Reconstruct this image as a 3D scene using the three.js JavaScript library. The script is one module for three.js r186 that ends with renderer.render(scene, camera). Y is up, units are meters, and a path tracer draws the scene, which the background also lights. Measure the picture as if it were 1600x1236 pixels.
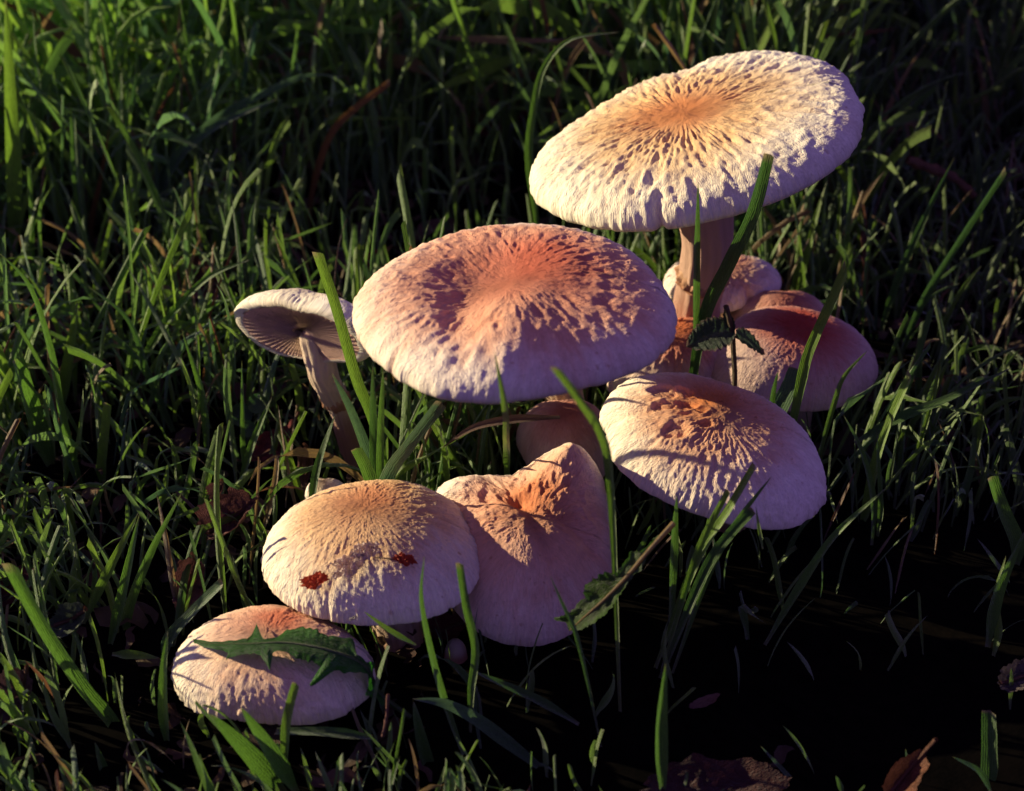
import * as THREE from 'three';
import { ImprovedNoise } from 'three/addons/math/ImprovedNoise.js';
import { mergeGeometries } from 'three/addons/utils/BufferGeometryUtils.js';

// ---------------------------------------------------------------- camera, sky, sun, exposure
const scene = new THREE.Scene();
const V = (x, y, z) => new THREE.Vector3(x, y, z);
const camera = new THREE.PerspectiveCamera(30, 1600 / 1236, 0.02, 200);
camera.position.set(0, 0.2676, 0.356);
camera.lookAt(0, 0.2676 - Math.sin(0.5585), 0.356 - Math.cos(0.5585));
camera.focus = 0.402;
camera.userData.fStop = 16;
camera.updateMatrixWorld(true);

const SUN = V(-0.90, 0.325, -0.28).normalize();
{ // low autumn sun in a clear violet-blue sky
  const W = 128, H = 64, data = new Float32Array(W * H * 4);
  for (let j = 0; j < H; j++) for (let i = 0; i < W; i++) {
    const el = ((j + 0.5) / H - 0.5) * Math.PI, az = ((i + 0.5) / W - 0.5) * 2 * Math.PI;
    const d = V(Math.cos(el) * Math.cos(az), Math.sin(el), Math.cos(el) * Math.sin(az));
    const g = Math.pow(Math.max(0, d.dot(SUN)), 6) * 0.25, h = Math.exp(-Math.max(0, el) * 3.2), k = el < 0 ? 0.35 : 1;
    const o = (j * W + i) * 4;
    data[o] = k * (0.074 + 0.035 * h + g * 0.5); data[o + 1] = k * (0.052 + 0.02 * h + g * 0.36); data[o + 2] = k * (0.215 + 0.01 * h + g * 0.2); data[o + 3] = 1;
  }
  const sky = new THREE.DataTexture(data, W, H, THREE.RGBAFormat, THREE.FloatType);
  sky.mapping = THREE.EquirectangularReflectionMapping; sky.magFilter = THREE.LinearFilter; sky.needsUpdate = true;
  scene.background = sky; scene.environment = sky;
}
const sun = new THREE.DirectionalLight(new THREE.Color().setRGB(1, 0.84, 0.53), 5);
sun.position.copy(SUN).multiplyScalar(3); sun.target.position.set(0, 0, 0);
sun.castShadow = true; sun.shadow.mapSize.set(4096, 4096);
Object.assign(sun.shadow.camera, { left: -0.7, right: 0.7, top: 0.7, bottom: -0.7, near: 0.5, far: 6 });
scene.add(sun, sun.target);
const renderer = new THREE.WebGLRenderer({ antialias: true });
renderer.toneMapping = THREE.LinearToneMapping;
renderer.toneMappingExposure = 1.6;
renderer.shadowMap.enabled = true;

// ---------------------------------------------------------------- helpers
const rng = (a) => () => { a |= 0; a = a + 0x6d2b79f5 | 0; let t = Math.imul(a ^ a >>> 15, 1 | a); t = t + Math.imul(t ^ t >>> 7, 61 | t) ^ t; return ((t ^ t >>> 14) >>> 0) / 4294967296; };
const NZ = new ImprovedNoise(), noise = (x, y = 0, z = 0) => NZ.noise(x + 100.3, y + 57.7, z + 31.1);
const fbm = (x, y, z, o = 4) => { let s = 0, a = 0.5; for (let i = 0; i < o; i++) { s += a * noise(x, y, z); x *= 2.03; y *= 2.03; z *= 2.03; a *= 0.5; } return s; };
const clamp = (x, a = 0, b = 1) => Math.min(b, Math.max(a, x)), mix = (a, b, t) => a + (b - a) * t;
const smooth = (a, b, x) => { const t = clamp((x - a) / (b - a)); return t * t * (3 - 2 * t); };
const mix3 = (a, b, t) => [mix(a[0], b[0], t), mix(a[1], b[1], t), mix(a[2], b[2], t)];
const gauss = (d2) => Math.exp(-d2);
const used = {};
const numbered = (n) => { const k = used[n] = (used[n] ?? -1) + 1; return k ? n + '_' + String(k).padStart(3, '0') : n; };
function tag(o, label, category, group) { o.userData.label = label; o.userData.category = category; if (group) o.userData.group = group; return o; }
function root(name, label, category, p, group) { const g = new THREE.Group(); g.name = numbered(name); g.position.copy(p); scene.add(g); return tag(g, label, category, group); }
function mesh(name, geo, mat, parent) { const m = new THREE.Mesh(geo, mat); m.name = parent ? name : numbered(name); m.castShadow = m.receiveShadow = true; (parent ?? scene).add(m); return m; }
function grid(nu, nv, f, wrapV = false) { // f(i, j) -> { p, c, uv }; normals are computed, the seam is welded in the normals
  const n = (nu + 1) * (nv + 1), P = new Float32Array(n * 3), C = new Float32Array(n * 3), U = new Float32Array(n * 2), I = [];
  for (let i = 0; i <= nu; i++) for (let j = 0; j <= nv; j++) {
    const k = i * (nv + 1) + j, q = f(i, j);
    P.set([q.p.x, q.p.y, q.p.z], k * 3); C.set(q.c ?? [1, 1, 1], k * 3); U.set(q.uv ?? [i / nu, j / nv], k * 2);
    if (i < nu && j < nv) { const a = k, b = k + 1, c = k + nv + 1, d = c + 1; I.push(a, b, c, b, d, c); }
  }
  const g = new THREE.BufferGeometry();
  g.setAttribute('position', new THREE.BufferAttribute(P, 3)); g.setAttribute('color', new THREE.BufferAttribute(C, 3)); g.setAttribute('uv', new THREE.BufferAttribute(U, 2));
  g.setIndex(I); g.computeVertexNormals();
  if (wrapV) { const N = g.attributes.normal; for (let i = 0; i <= nu; i++) { const a = i * (nv + 1), b = a + nv, s = V(N.getX(a) + N.getX(b), N.getY(a) + N.getY(b), N.getZ(a) + N.getZ(b)).normalize(); N.setXYZ(a, s.x, s.y, s.z); N.setXYZ(b, s.x, s.y, s.z); } }
  return g;
}
// a sight line of the photograph (in its 1600 x 1236 pixels), cut with a height or an upright plane
const TA = Math.tan(Math.PI / 12), EYE = camera.position.clone();
const sight = (x, y) => V((x - 800) / 618 * TA, (618 - y) / 618 * TA, -1).transformDirection(camera.matrixWorld);
const atY = (x, y, h) => { const d = sight(x, y); return EYE.clone().addScaledVector(d, (h - EYE.y) / d.y); };
const atPlane = (x, y, z0, k) => { const d = sight(x, y); return EYE.clone().addScaledVector(d, (z0 + k * EYE.y - EYE.z) / (d.z - k * d.y)); }; // plane z = z0 + k y
const toPx = (p) => { const q = p.clone().applyMatrix4(camera.matrixWorldInverse); return [800 + q.x / -q.z / TA * 618, 618 - q.y / -q.z / TA * 618, -q.z]; };
const pxSize = (p) => -p.clone().applyMatrix4(camera.matrixWorldInverse).z * TA / 618;

// ---------------------------------------------------------------- textures
function tex(w, h, f, srgb) {
  const d = new Uint8Array(w * h * 4);
  for (let j = 0; j < h; j++) for (let i = 0; i < w; i++) { const c = f(i / w, j / h); d.set([...c.map((x) => clamp(Math.round(x * 255), 0, 255)), 255], (j * w + i) * 4); }
  const t = new THREE.DataTexture(d, w, h, THREE.RGBAFormat); t.wrapS = t.wrapT = THREE.RepeatWrapping; t.magFilter = THREE.LinearFilter;
  if (srgb) t.colorSpace = THREE.SRGBColorSpace; t.needsUpdate = true; return t;
}
const torus = (u, v, a, b, s) => { const A = u * 2 * Math.PI, B = v * 2 * Math.PI; return NZ.noise(Math.cos(A) * a + s, Math.sin(A) * a + Math.cos(B) * b, Math.sin(B) * b + s * 1.7); };
const skinBump = tex(512, 512, (u, v) => { const x = 0.5 + 0.30 * torus(u, v, 9, 4, 3.3) + 0.28 * torus(u, v, 22, 9, 8.1) + 0.20 * torus(u, v, 45, 24, 5.7); return [x, x, x]; });
const skinTint = tex(256, 256, (u, v) => { const x = 0.93 + 0.12 * torus(u, v, 7, 3, 1.3) + 0.12 * torus(u, v, 26, 14, 4.4); return [x, x * 0.99, x * 0.98]; });
const bladeBump = tex(64, 128, (u, v) => { const x = 0.5 + 0.24 * Math.cos(u * 2 * Math.PI * 7 + 2 * torus(u, v, 1, 2, 5.5)) + 0.25 * torus(u, v, 3, 6, 2.2); return [x, x, x]; });
const bladeTint = tex(64, 128, (u, v) => { const x = 0.86 + 0.05 * Math.cos(u * 2 * Math.PI * 7 + 2 * torus(u, v, 1, 2, 5.5)) + 0.36 * torus(u, v, 2, 5, 6.2) + 0.26 * torus(u, v, 7, 12, 9.2); return [x, x, x * 0.96]; });
const crumple = tex(256, 256, (u, v) => { const x = 0.5 + 0.45 * Math.abs(torus(u, v, 3, 3, 2.9)) * 2 - 0.35 + 0.3 * torus(u, v, 9, 9, 4.9); return [x, x, x]; });
const soilTint = tex(512, 512, (u, v) => { const x = 0.55 + 0.5 * torus(u, v, 5, 5, 7.7) + 0.5 * torus(u, v, 30, 30, 2.7); return [x, x * 0.95, x * 0.9]; });

// ---------------------------------------------------------------- materials
const skin = new THREE.MeshPhysicalMaterial({ vertexColors: true, roughness: 0.78, map: skinTint, bumpMap: skinBump, bumpScale: 0.00042, specularIntensity: 0.5, name: 'mushroom skin' });
const flesh = new THREE.MeshPhysicalMaterial({ vertexColors: true, roughness: 0.85, bumpMap: skinBump, bumpScale: 0.0004, specularIntensity: 0.4, name: 'mushroom flesh' });
const leafy = { vertexColors: true, roughness: 0.92, transmission: 0.55, thickness: 0, specularIntensity: 0.5, clearcoat: 0.10, clearcoatRoughness: 0.36, side: THREE.DoubleSide };
const bladeMat = new THREE.MeshPhysicalMaterial({ ...leafy, map: bladeTint, bumpMap: bladeBump, bumpScale: 0.00025, name: 'grass blade' });
const leafMat = new THREE.MeshPhysicalMaterial({ ...leafy, clearcoat: 0.03, specularIntensity: 0.22, bumpMap: crumple, bumpScale: 0.0006, name: 'green leaf' });
const dryMat = new THREE.MeshPhysicalMaterial({ specularIntensity: 0.3, vertexColors: true, roughness: 0.85, transmission: 0.2, thickness: 0, bumpMap: crumple, bumpScale: 0.0012, side: THREE.DoubleSide, name: 'dry leaf' });
const scrapMat = new THREE.MeshPhysicalMaterial({ specularIntensity: 0.4, vertexColors: true, roughness: 0.7, transmission: 0.25, thickness: 0, bumpMap: crumple, bumpScale: 0.0004, side: THREE.DoubleSide, name: 'leaf scrap' });
const soilMat = new THREE.MeshPhysicalMaterial({ vertexColors: true, roughness: 1, specularIntensity: 0.08, map: soilTint, name: 'soil' });

// ---------------------------------------------------------------- ground
const groundY = (x, z) => 0.0045 * fbm(x * 9, 3.1, z * 9, 3) - 0.004 * smooth(0.02, 0.12, x) * smooth(-0.02, 0.08, z);
{
  const n = 150, w = (i) => { const t = i / n * 2 - 1; return 0.55 * t + 59.45 * Math.pow(Math.abs(t), 9) * Math.sign(t); };
  const g = grid(n, n, (j, i) => {
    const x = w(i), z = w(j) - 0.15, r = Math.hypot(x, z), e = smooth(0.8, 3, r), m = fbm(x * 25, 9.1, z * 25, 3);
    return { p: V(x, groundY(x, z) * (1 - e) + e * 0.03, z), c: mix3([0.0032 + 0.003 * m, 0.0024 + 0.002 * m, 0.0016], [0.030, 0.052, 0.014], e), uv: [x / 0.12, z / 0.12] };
  });
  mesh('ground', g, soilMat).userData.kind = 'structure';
}

// ---------------------------------------------------------------- mushrooms: the shape of a cap
function radiusAt(R, th) { // closed cubic through the radii
  const n = R.length, t = ((th / (2 * Math.PI)) % 1 + 1) % 1 * n, i = Math.floor(t), f = t - i, q = (k) => R[(i + k + n) % n];
  const a = q(-1), b = q(0), c = q(1), d = q(2);
  const wob = 1 + 0.012 * noise(Math.cos(th) * 4, Math.sin(th) * 4, n + R[0] * 999) + 0.009 * noise(Math.cos(th) * 12, Math.sin(th) * 12, n + R[0] * 999);
  return wob * (b + 0.5 * f * (c - a + f * (2 * a - 5 * b + 4 * c - d + f * (3 * (b - c) + d - a))));
}
function capFrame(m) {
  const y = V(...m.axis).normalize(), x = V(1, 0, 0).addScaledVector(y, -y.x).normalize(), z = x.clone().cross(y);
  return new THREE.Matrix4().makeBasis(x, y, z).setPosition(V(...m.at));
}
function capPoint(m, rho, th, under, micro) { // local: y along the axis, 0 at the widest line of the rim; th = 0 right, pi/2 towards the viewer
  const r = radiusAt(m.R, th) * (1 - smooth(0.7, 1, rho) * (m.notch ?? []).reduce((s, [a, w, d]) => s + d * gauss(((((th - a) / Math.PI + 1) % 2 + 2) % 2 - 1) ** 2 * Math.PI ** 2 / (w * w)), 0));
  const mean = m.mean ??= m.R.reduce((a, b) => a + b) / m.R.length;
  let x, z, y;
  if (under > 0) { // the lip rolls in
    const a = under * 1.9, b = m.lip ?? 0.05;
    rho = 1 - b * (1 - Math.cos(a)); y = -b * mean * 0.8 * Math.sin(a);
  } else y = m.H * (1 - Math.pow(rho, m.p ?? 2)) + m.E * Math.sqrt(Math.max(0, 1 - Math.pow(rho, m.q)));
  x = Math.cos(th) * rho * r; z = Math.sin(th) * rho * r;
  if (m.macro) y += m.macro(x / mean, z / mean, rho, th) * mean;
  return { x, y, z, rho, mean };
}
const d2 = (x, z, cx, cz, w, h = w) => ((x - cx) / w) ** 2 + ((z - cz) / h) ** 2;
const seg = (x, z, ax, az, bx, bz, w) => { const t = clamp(((x - ax) * (bx - ax) + (z - az) * (bz - az)) / ((bx - ax) ** 2 + (bz - az) ** 2)); return d2(x, z, ax + (bx - ax) * t, az + (bz - az) * t, w); };
const CAPS = {
  tall: { at: [0.0522, 0.1, -0.0497], R: [0.0494, 0.0498, 0.0508, 0.0508, 0.0490, 0.0462, 0.0439, 0.0432, 0.0440, 0.0452, 0.0458, 0.0462, 0.0468, 0.0477, 0.0480, 0.0465, 0.0435, 0.0402, 0.0388, 0.0405, 0.0452, 0.0511, 0.0564, 0.0594, 0.0597, 0.0574, 0.0539, 0.0508], axis: [-0.25, 0.96, 0.03], H: 0.0035, E: 0.0075, q: 10, p: 2.2, lip: 0.06, notch: [[1.87, 0.03, 0.055]],
    macro: (x, z, r, t) => 0.03 * Math.sin(2 * t + 0.6) * r * r + 0.022 * Math.sin(3 * t + 1) * r * r - 0.05 * gauss(d2(x, z, 0.05, -0.95, 0.22, 0.3)) },
  broad: { at: [0.0003, 0.09, 0.0322], R: [0.0396, 0.0405, 0.0407, 0.0397, 0.0383, 0.0380, 0.0395, 0.0420, 0.0438, 0.0436, 0.0419, 0.0400, 0.0392, 0.0395, 0.0400, 0.0398, 0.0389, 0.0383, 0.0388, 0.0403, 0.0422, 0.0439, 0.0448, 0.0446, 0.0433, 0.0414, 0.0397, 0.0391], axis: [0.0, 1, 0.0], H: 0.002, E: 0.0078, q: 5, p: 2, lip: 0.06, notch: [[2.35, 0.02, 0.03], [1.2, 0.025, 0.025], [0.5, 0.03, 0.02]],
    macro: (x, z, r, t) => -0.11 * gauss(d2(x, z, -0.22, -0.05, 0.29, 0.31)) - 0.08 * gauss(d2(x, z, -0.3, 0.4, 0.15, 0.34)) + 0.05 * gauss(d2(x, z, -0.02, 0.5, 0.22, 0.4)) + 0.05 * gauss(d2(x, z, 0.3, -0.25, 0.38, 0.4)) + 0.02 * Math.sin(3 * t + 2.2) * r * r },
  tilted: { at: [-0.0619, 0.052, -0.0249], R: [0.0216, 0.0265, 0.0265, 0.0216, 0.0160, 0.0133, 0.0133, 0.0137, 0.0143, 0.0173, 0.0227, 0.0271, 0.0266, 0.0214, 0.0156, 0.0128, 0.0126, 0.0126, 0.0130, 0.0159], axis: [0.48, 0.33, -0.81], H: 0.004, E: 0.007, q: 4, p: 2, lip: 0.12 },
  lower: { at: [0.0549, 0.039, 0.0195], R: [0.0300, 0.0320, 0.0334, 0.0326, 0.0297, 0.0266, 0.0251, 0.0255, 0.0268, 0.0282, 0.0301, 0.0322, 0.0336, 0.0328, 0.0300, 0.0269, 0.0256, 0.0260, 0.0272, 0.0284], axis: [0.12, 0.96, 0.14], H: 0.0045, E: 0.0085, q: 4, p: 2, lip: 0.05, notch: [[3.28, 0.09, 0.09]],
    macro: (x, z, r, t) => -0.05 * gauss(d2(x, z, -0.28, -0.28, 0.22, 0.16)) + 0.05 * gauss(d2(x, z, 0.0, -0.12, 0.2)) - 0.055 * gauss(((t - 3.28) / 0.13) ** 2) * smooth(0.3, 0.8, r) },
  dome: { at: [0.0882, 0.026, -0.0485], R: [0.0289, 0.0265, 0.0244, 0.0232, 0.0227, 0.0231, 0.0249, 0.0276, 0.0297, 0.0296, 0.0273, 0.0248, 0.0238, 0.0243, 0.0251, 0.0255, 0.0262, 0.0277, 0.0295, 0.0302], axis: [0.12, 1, 0.1], H: 0.006, E: 0.009, q: 4, p: 2, lip: 0.05, macro: (x, z, r, t) => -0.06 * gauss(d2(x, z, 0.05, -0.1, 0.14)) },
  hind: { at: [0.089, 0.02, -0.0755], R: [0.0185, 0.0150, 0.0125, 0.0116, 0.0117, 0.0122, 0.0131, 0.0146, 0.0165, 0.0182, 0.0192, 0.0190, 0.0175, 0.0150, 0.0126, 0.0119, 0.0138, 0.0176, 0.0207, 0.0210], axis: [0.1, 1, 0.1], H: 0.007, E: 0.011, q: 3, p: 2, lip: 0.05 },
  small: { at: [0.0708, 0.0345, -0.0874], R: [0.0202, 0.0184, 0.0160, 0.0146, 0.0147, 0.0157, 0.0170, 0.0180, 0.0187, 0.0193, 0.0195, 0.0191, 0.0180, 0.0164, 0.0149, 0.0141, 0.0146, 0.0165, 0.0189, 0.0205], axis: [-0.02, 1, 0.1], H: 0.003, E: 0.005, q: 5, p: 2, lip: 0.06, notch: [[0.95, 0.09, 0.12]] },
  red: { at: [0.0509, 0.027, -0.0459], R: [0.0192, 0.0169, 0.0159, 0.0157, 0.0154, 0.0154, 0.0170, 0.0201, 0.0226, 0.0223, 0.0194, 0.0160, 0.0142, 0.0142, 0.0150, 0.0163, 0.0184, 0.0210, 0.0225, 0.0218], axis: [-0.1, 0.98, 0.1], H: 0.006, E: 0.008, q: 4, p: 2, lip: 0.06 },
  spotted: { at: [-0.0369, 0.0275, 0.051], R: [0.0292, 0.0300, 0.0298, 0.0285, 0.0266, 0.0252, 0.0249, 0.0255, 0.0266, 0.0276, 0.0283, 0.0282, 0.0271, 0.0257, 0.0248, 0.0250, 0.0260, 0.0269, 0.0276, 0.0282], axis: [-0.03, 1, 0.06], H: 0.0075, E: 0.0085, q: 4, p: 2, lip: 0.05, notch: [[1.95, 0.03, 0.02], [0.75, 0.02, 0.03]] },
  folded: { at: [0.0041, 0.0205, 0.0432], R: [0.0233, 0.0225, 0.0221, 0.0226, 0.0238, 0.0250, 0.0259, 0.0263, 0.0262, 0.0256, 0.0249, 0.0243, 0.0239, 0.0238, 0.0249, 0.0276, 0.0312, 0.0332, 0.0316, 0.0280, 0.0258, 0.0271, 0.0304, 0.0322, 0.0309, 0.0279, 0.0254, 0.0242], axis: [0.02, 0.93, 0.34], H: 0.009, E: 0.011, q: 4, p: 1.7, lip: 0.05,
    macro: (x, z, r, t) => 0.36 * gauss(d2(x, z, 0.5, -0.85, 0.36, 0.42)) - 0.17 * gauss(d2(x, z, -0.2, -0.62, 0.4, 0.28)) - 0.1 * gauss(d2(x, z, -0.75, -0.35, 0.45, 0.2)) - 0.1 * x * x - 0.08 * gauss(seg(x, z, -0.95, -0.5, -0.1, -0.3, 0.1)) - 0.08 * gauss(seg(x, z, -0.1, -0.3, 0.62, 0.12, 0.09)) + 0.06 * gauss(seg(x, z, -0.02, -0.42, 0.42, -0.8, 0.09)) - 0.07 * gauss(seg(x, z, -0.1, -0.3, 0.2, 0.35, 0.08)) },
  low: { at: [-0.0596, 0.0125, 0.0782], R: [0.0250, 0.0261, 0.0245, 0.0214, 0.0185, 0.0169, 0.0168, 0.0182, 0.0209, 0.0240, 0.0258, 0.0254, 0.0233, 0.0210, 0.0194, 0.0184, 0.0177, 0.0175, 0.0189, 0.0219], axis: [-0.05, 1, 0.08], H: 0.005, E: 0.008, q: 5, p: 2, lip: 0.05, macro: (x, z, r, t) => -0.06 * gauss(d2(x, z, -0.78, 0.45, 0.26, 0.3)) },
  shaded: { at: [0.0162, 0.018, -0.0129], R: [0.0135, 0.0138, 0.0151, 0.0163, 0.0168, 0.0164, 0.0155, 0.0144, 0.0134, 0.0131, 0.0140, 0.0155, 0.0162, 0.0155, 0.0141, 0.0135, 0.0142, 0.0153, 0.0154, 0.0144], axis: [-0.05, 0.95, 0.2], H: 0.007, E: 0.009, q: 4, p: 2, lip: 0.05 },
  tiny: { at: [-0.0535, 0.014, 0.0084], R: [0.0070, 0.0063, 0.0052, 0.0043, 0.0040, 0.0039, 0.0037, 0.0036, 0.0040, 0.0050, 0.0063, 0.0070, 0.0065, 0.0053, 0.0042, 0.0036, 0.0039, 0.0048, 0.0060, 0.0068], axis: [-0.1, 1, 0.1], H: 0.003, E: 0.005, q: 4, p: 2, lip: 0.08 },
};
// ---------------------------------------------------------------- mushrooms: skin, gills, stems
const LOOK = { // colours (linear) of centre, middle and rim; pits: depth, count round, count along, from, to; wrinkles
  tall: { c: [[0.74, 0.28, 0.10], [0.83, 0.56, 0.28], [0.89, 0.83, 0.64]], cc: [-0.02, -0.05], cr: [0.02, 0.5, 0.98], pit: [0.00075, 13, 6, 0.12, 1.02], fib: 0.00095, shag: 0.0006, seed: 3 },
  broad: { c: [[0.62, 0.16, 0.09], [0.77, 0.40, 0.25], [0.89, 0.78, 0.63]], cc: [0.2, -0.22], cr: [0.1, 0.75, 1.08], pit: [0.00042, 8, 6, 0.3, 0.95], fib: 0.00066, shag: 0.0003, seed: 11 },
  tilted: { c: [[0.6, 0.42, 0.28], [0.76, 0.66, 0.5], [0.85, 0.79, 0.65]], cc: [0, 0], cr: [0, 0.5, 1], pit: [0.0004, 7, 6, 0.3, 0.98], fib: 0.0003, shag: 0.0003, seed: 17 },
  lower: { c: [[0.70, 0.24, 0.08], [0.76, 0.44, 0.27], [0.88, 0.79, 0.64]], cc: [-0.15, -0.28], cr: [0.05, 0.6, 1.0], pit: [0.0003, 7, 6, 0.2, 0.7], dents: [[-0.5, -0.36, 0.13, 0.09, 0.001], [-0.3, -0.36, 0.09, 0.06, 0.0008], [-0.52, -0.14, 0.1, 0.06, 0.0008], [-0.32, -0.14, 0.12, 0.07, 0.0009], [-0.2, -0.06, 0.06, 0.04, 0.0009], [-0.44, 0.2, 0.12, 0.1, 0.0008], [-0.15, 0.12, 0.07, 0.05, 0.0007]], fib: 0.0005, shag: 0.0003, seed: 23 },
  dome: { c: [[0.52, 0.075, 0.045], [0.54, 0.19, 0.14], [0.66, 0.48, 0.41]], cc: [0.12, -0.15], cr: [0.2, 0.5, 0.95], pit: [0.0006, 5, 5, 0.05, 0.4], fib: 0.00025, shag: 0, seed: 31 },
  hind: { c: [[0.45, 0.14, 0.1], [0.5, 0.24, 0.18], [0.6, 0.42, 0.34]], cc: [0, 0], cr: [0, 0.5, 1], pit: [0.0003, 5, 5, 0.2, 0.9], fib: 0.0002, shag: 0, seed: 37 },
  small: { c: [[0.50, 0.14, 0.09], [0.62, 0.32, 0.22], [0.82, 0.70, 0.60]], cc: [-0.15, -0.2], cr: [0.1, 0.6, 1.05], pit: [0.0004, 6, 6, 0.25, 0.98], fib: 0.0004, shag: 0.0004, seed: 41 },
  red: { c: [[0.58, 0.16, 0.06], [0.55, 0.20, 0.13], [0.76, 0.58, 0.46]], cc: [0.2, -0.2], cr: [0.1, 0.6, 1.0], pit: [0.0005, 5, 5, 0.25, 0.95], fib: 0.0004, shag: 0.0003, seed: 43 },
  spotted: { c: [[0.68, 0.28, 0.13], [0.80, 0.52, 0.28], [0.89, 0.81, 0.63]], cc: [0.02, -0.2], cr: [0.05, 0.62, 1.02], pit: [0.00025, 8, 6, 0.3, 0.97], fib: 0.0003, shag: 0.0003, seed: 53 },
  folded: { c: [[0.68, 0.25, 0.11], [0.77, 0.45, 0.31], [0.85, 0.75, 0.64]], cc: [0.0, -0.42], cr: [0.05, 0.7, 1.15], pit: [0.0006, 5, 6, 0.1, 0.6], fib: 0.0011, shag: 0.0001, back: true, seed: 61 },
  low: { c: [[0.62, 0.19, 0.10], [0.76, 0.45, 0.30], [0.86, 0.76, 0.60]], cc: [0.15, -0.45], cr: [0.1, 0.6, 1.15], pit: [0.0002, 6, 6, 0.5, 1], fib: 0.0003, shag: 0.0006, seed: 67 },
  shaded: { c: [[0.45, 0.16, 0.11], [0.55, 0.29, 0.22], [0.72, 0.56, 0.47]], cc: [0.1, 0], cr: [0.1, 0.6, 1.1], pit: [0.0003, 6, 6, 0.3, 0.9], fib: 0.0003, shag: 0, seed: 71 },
  tiny: { c: [[0.6, 0.42, 0.3], [0.72, 0.58, 0.45], [0.8, 0.72, 0.6]], cc: [0, 0], cr: [0, 0.5, 1], pit: [0.0001, 6, 6, 0.3, 0.9], fib: 0.0002, shag: 0, seed: 73 },
};
function capMicro(L, x, z, rho, th) { // -> [height in metres, share of pit, streak]
  const s = L.seed * 7.31, cx = Math.cos(th), sz = Math.sin(th), w = 0.35 * noise(x * 3 + s, z * 3, s), [D, F, G, a, b] = L.pit;
  const n = mix(noise(x * 5 + s, z * 5, s), 0.66 * noise(cx * F + w, sz * F + s, rho * G + w * 2) + 0.42 * noise(cx * F * 2.1 + s, sz * F * 2.1, rho * G * 1.9 + w), smooth(0.1, 0.4, rho));
  const area = smooth(a, a + 0.2, rho) * (1 - smooth(b - 0.12, b, rho)); let pit = smooth(-0.12, 0.55, n) * area;
  const g1 = smooth(0.12, 0.5, rho), g2 = smooth(0.35, 0.8, rho);
  const m = noise(cx * F * 1.3 - s, sz * F * 1.3, rho * 3.2 + s + w), m2 = noise(cx * 17 + s, sz * 17, rho * 7 - s + w) * g1, m3 = noise(cx * 40 + w, sz * 40, rho * 12 + s) * g2, iso = fbm(x * 11 + s, z * 11, s, 3);
  const back = L.back ? 1 - smooth(-0.1, 0.35, z) * 0.9 : 1, grow = smooth(0.08, 0.45, rho);
  const f1 = noise(cx * F * 0.8 + s, sz * F * 0.8 - s, rho * 6 + w * 2), f2 = noise(cx * F * 1.7 - s + w, sz * F * 1.7, rho * 10 + s), net = (1 - 2.2 * Math.abs(f1)) * 0.8 + (1 - 2.2 * Math.abs(f2)) * 0.45;
  let h = -D * pit * back + L.fib * back * (grow * (1 - 0.45 * smooth(0.8, 1, rho)) * (net * 0.7 + (1 - 2 * Math.abs(m)) * 0.1 + m2 * 0.3 + m3 * 0.16) + iso * 1.1 * (1 - 0.5 * grow));
  h += L.shag * smooth(0.72, 0.95, rho) * (noise(cx * 34 + s, sz * 34, rho * 14) + 0.8 * noise(cx * 70, sz * 70 + s, rho * 30));
  h += 0.00012 * noise(x * 40, z * 40, s) + 0.0001 * noise(x * 85 + s, z * 85, 1);
  for (const [X, Z, W, Hh, dp] of L.dents ?? []) { const e = d2(x + 0.04 * noise(x * 9, z * 9, s), z + 0.04 * noise(z * 9, x * 9, s), X, Z, W, Hh), k = 1 - smooth(0.5, 1.3, e); h += dp * (-k + 0.45 * gauss((Math.sqrt(e) - 1.35) ** 2 * 9)); pit = Math.max(pit, k * 0.8); }
  return [h, pit * back, m2 * 0.5 + m3 * 0.35 + m * 0.3 * g1 + iso * 0.3];
}
const capMeshes = {};
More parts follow.
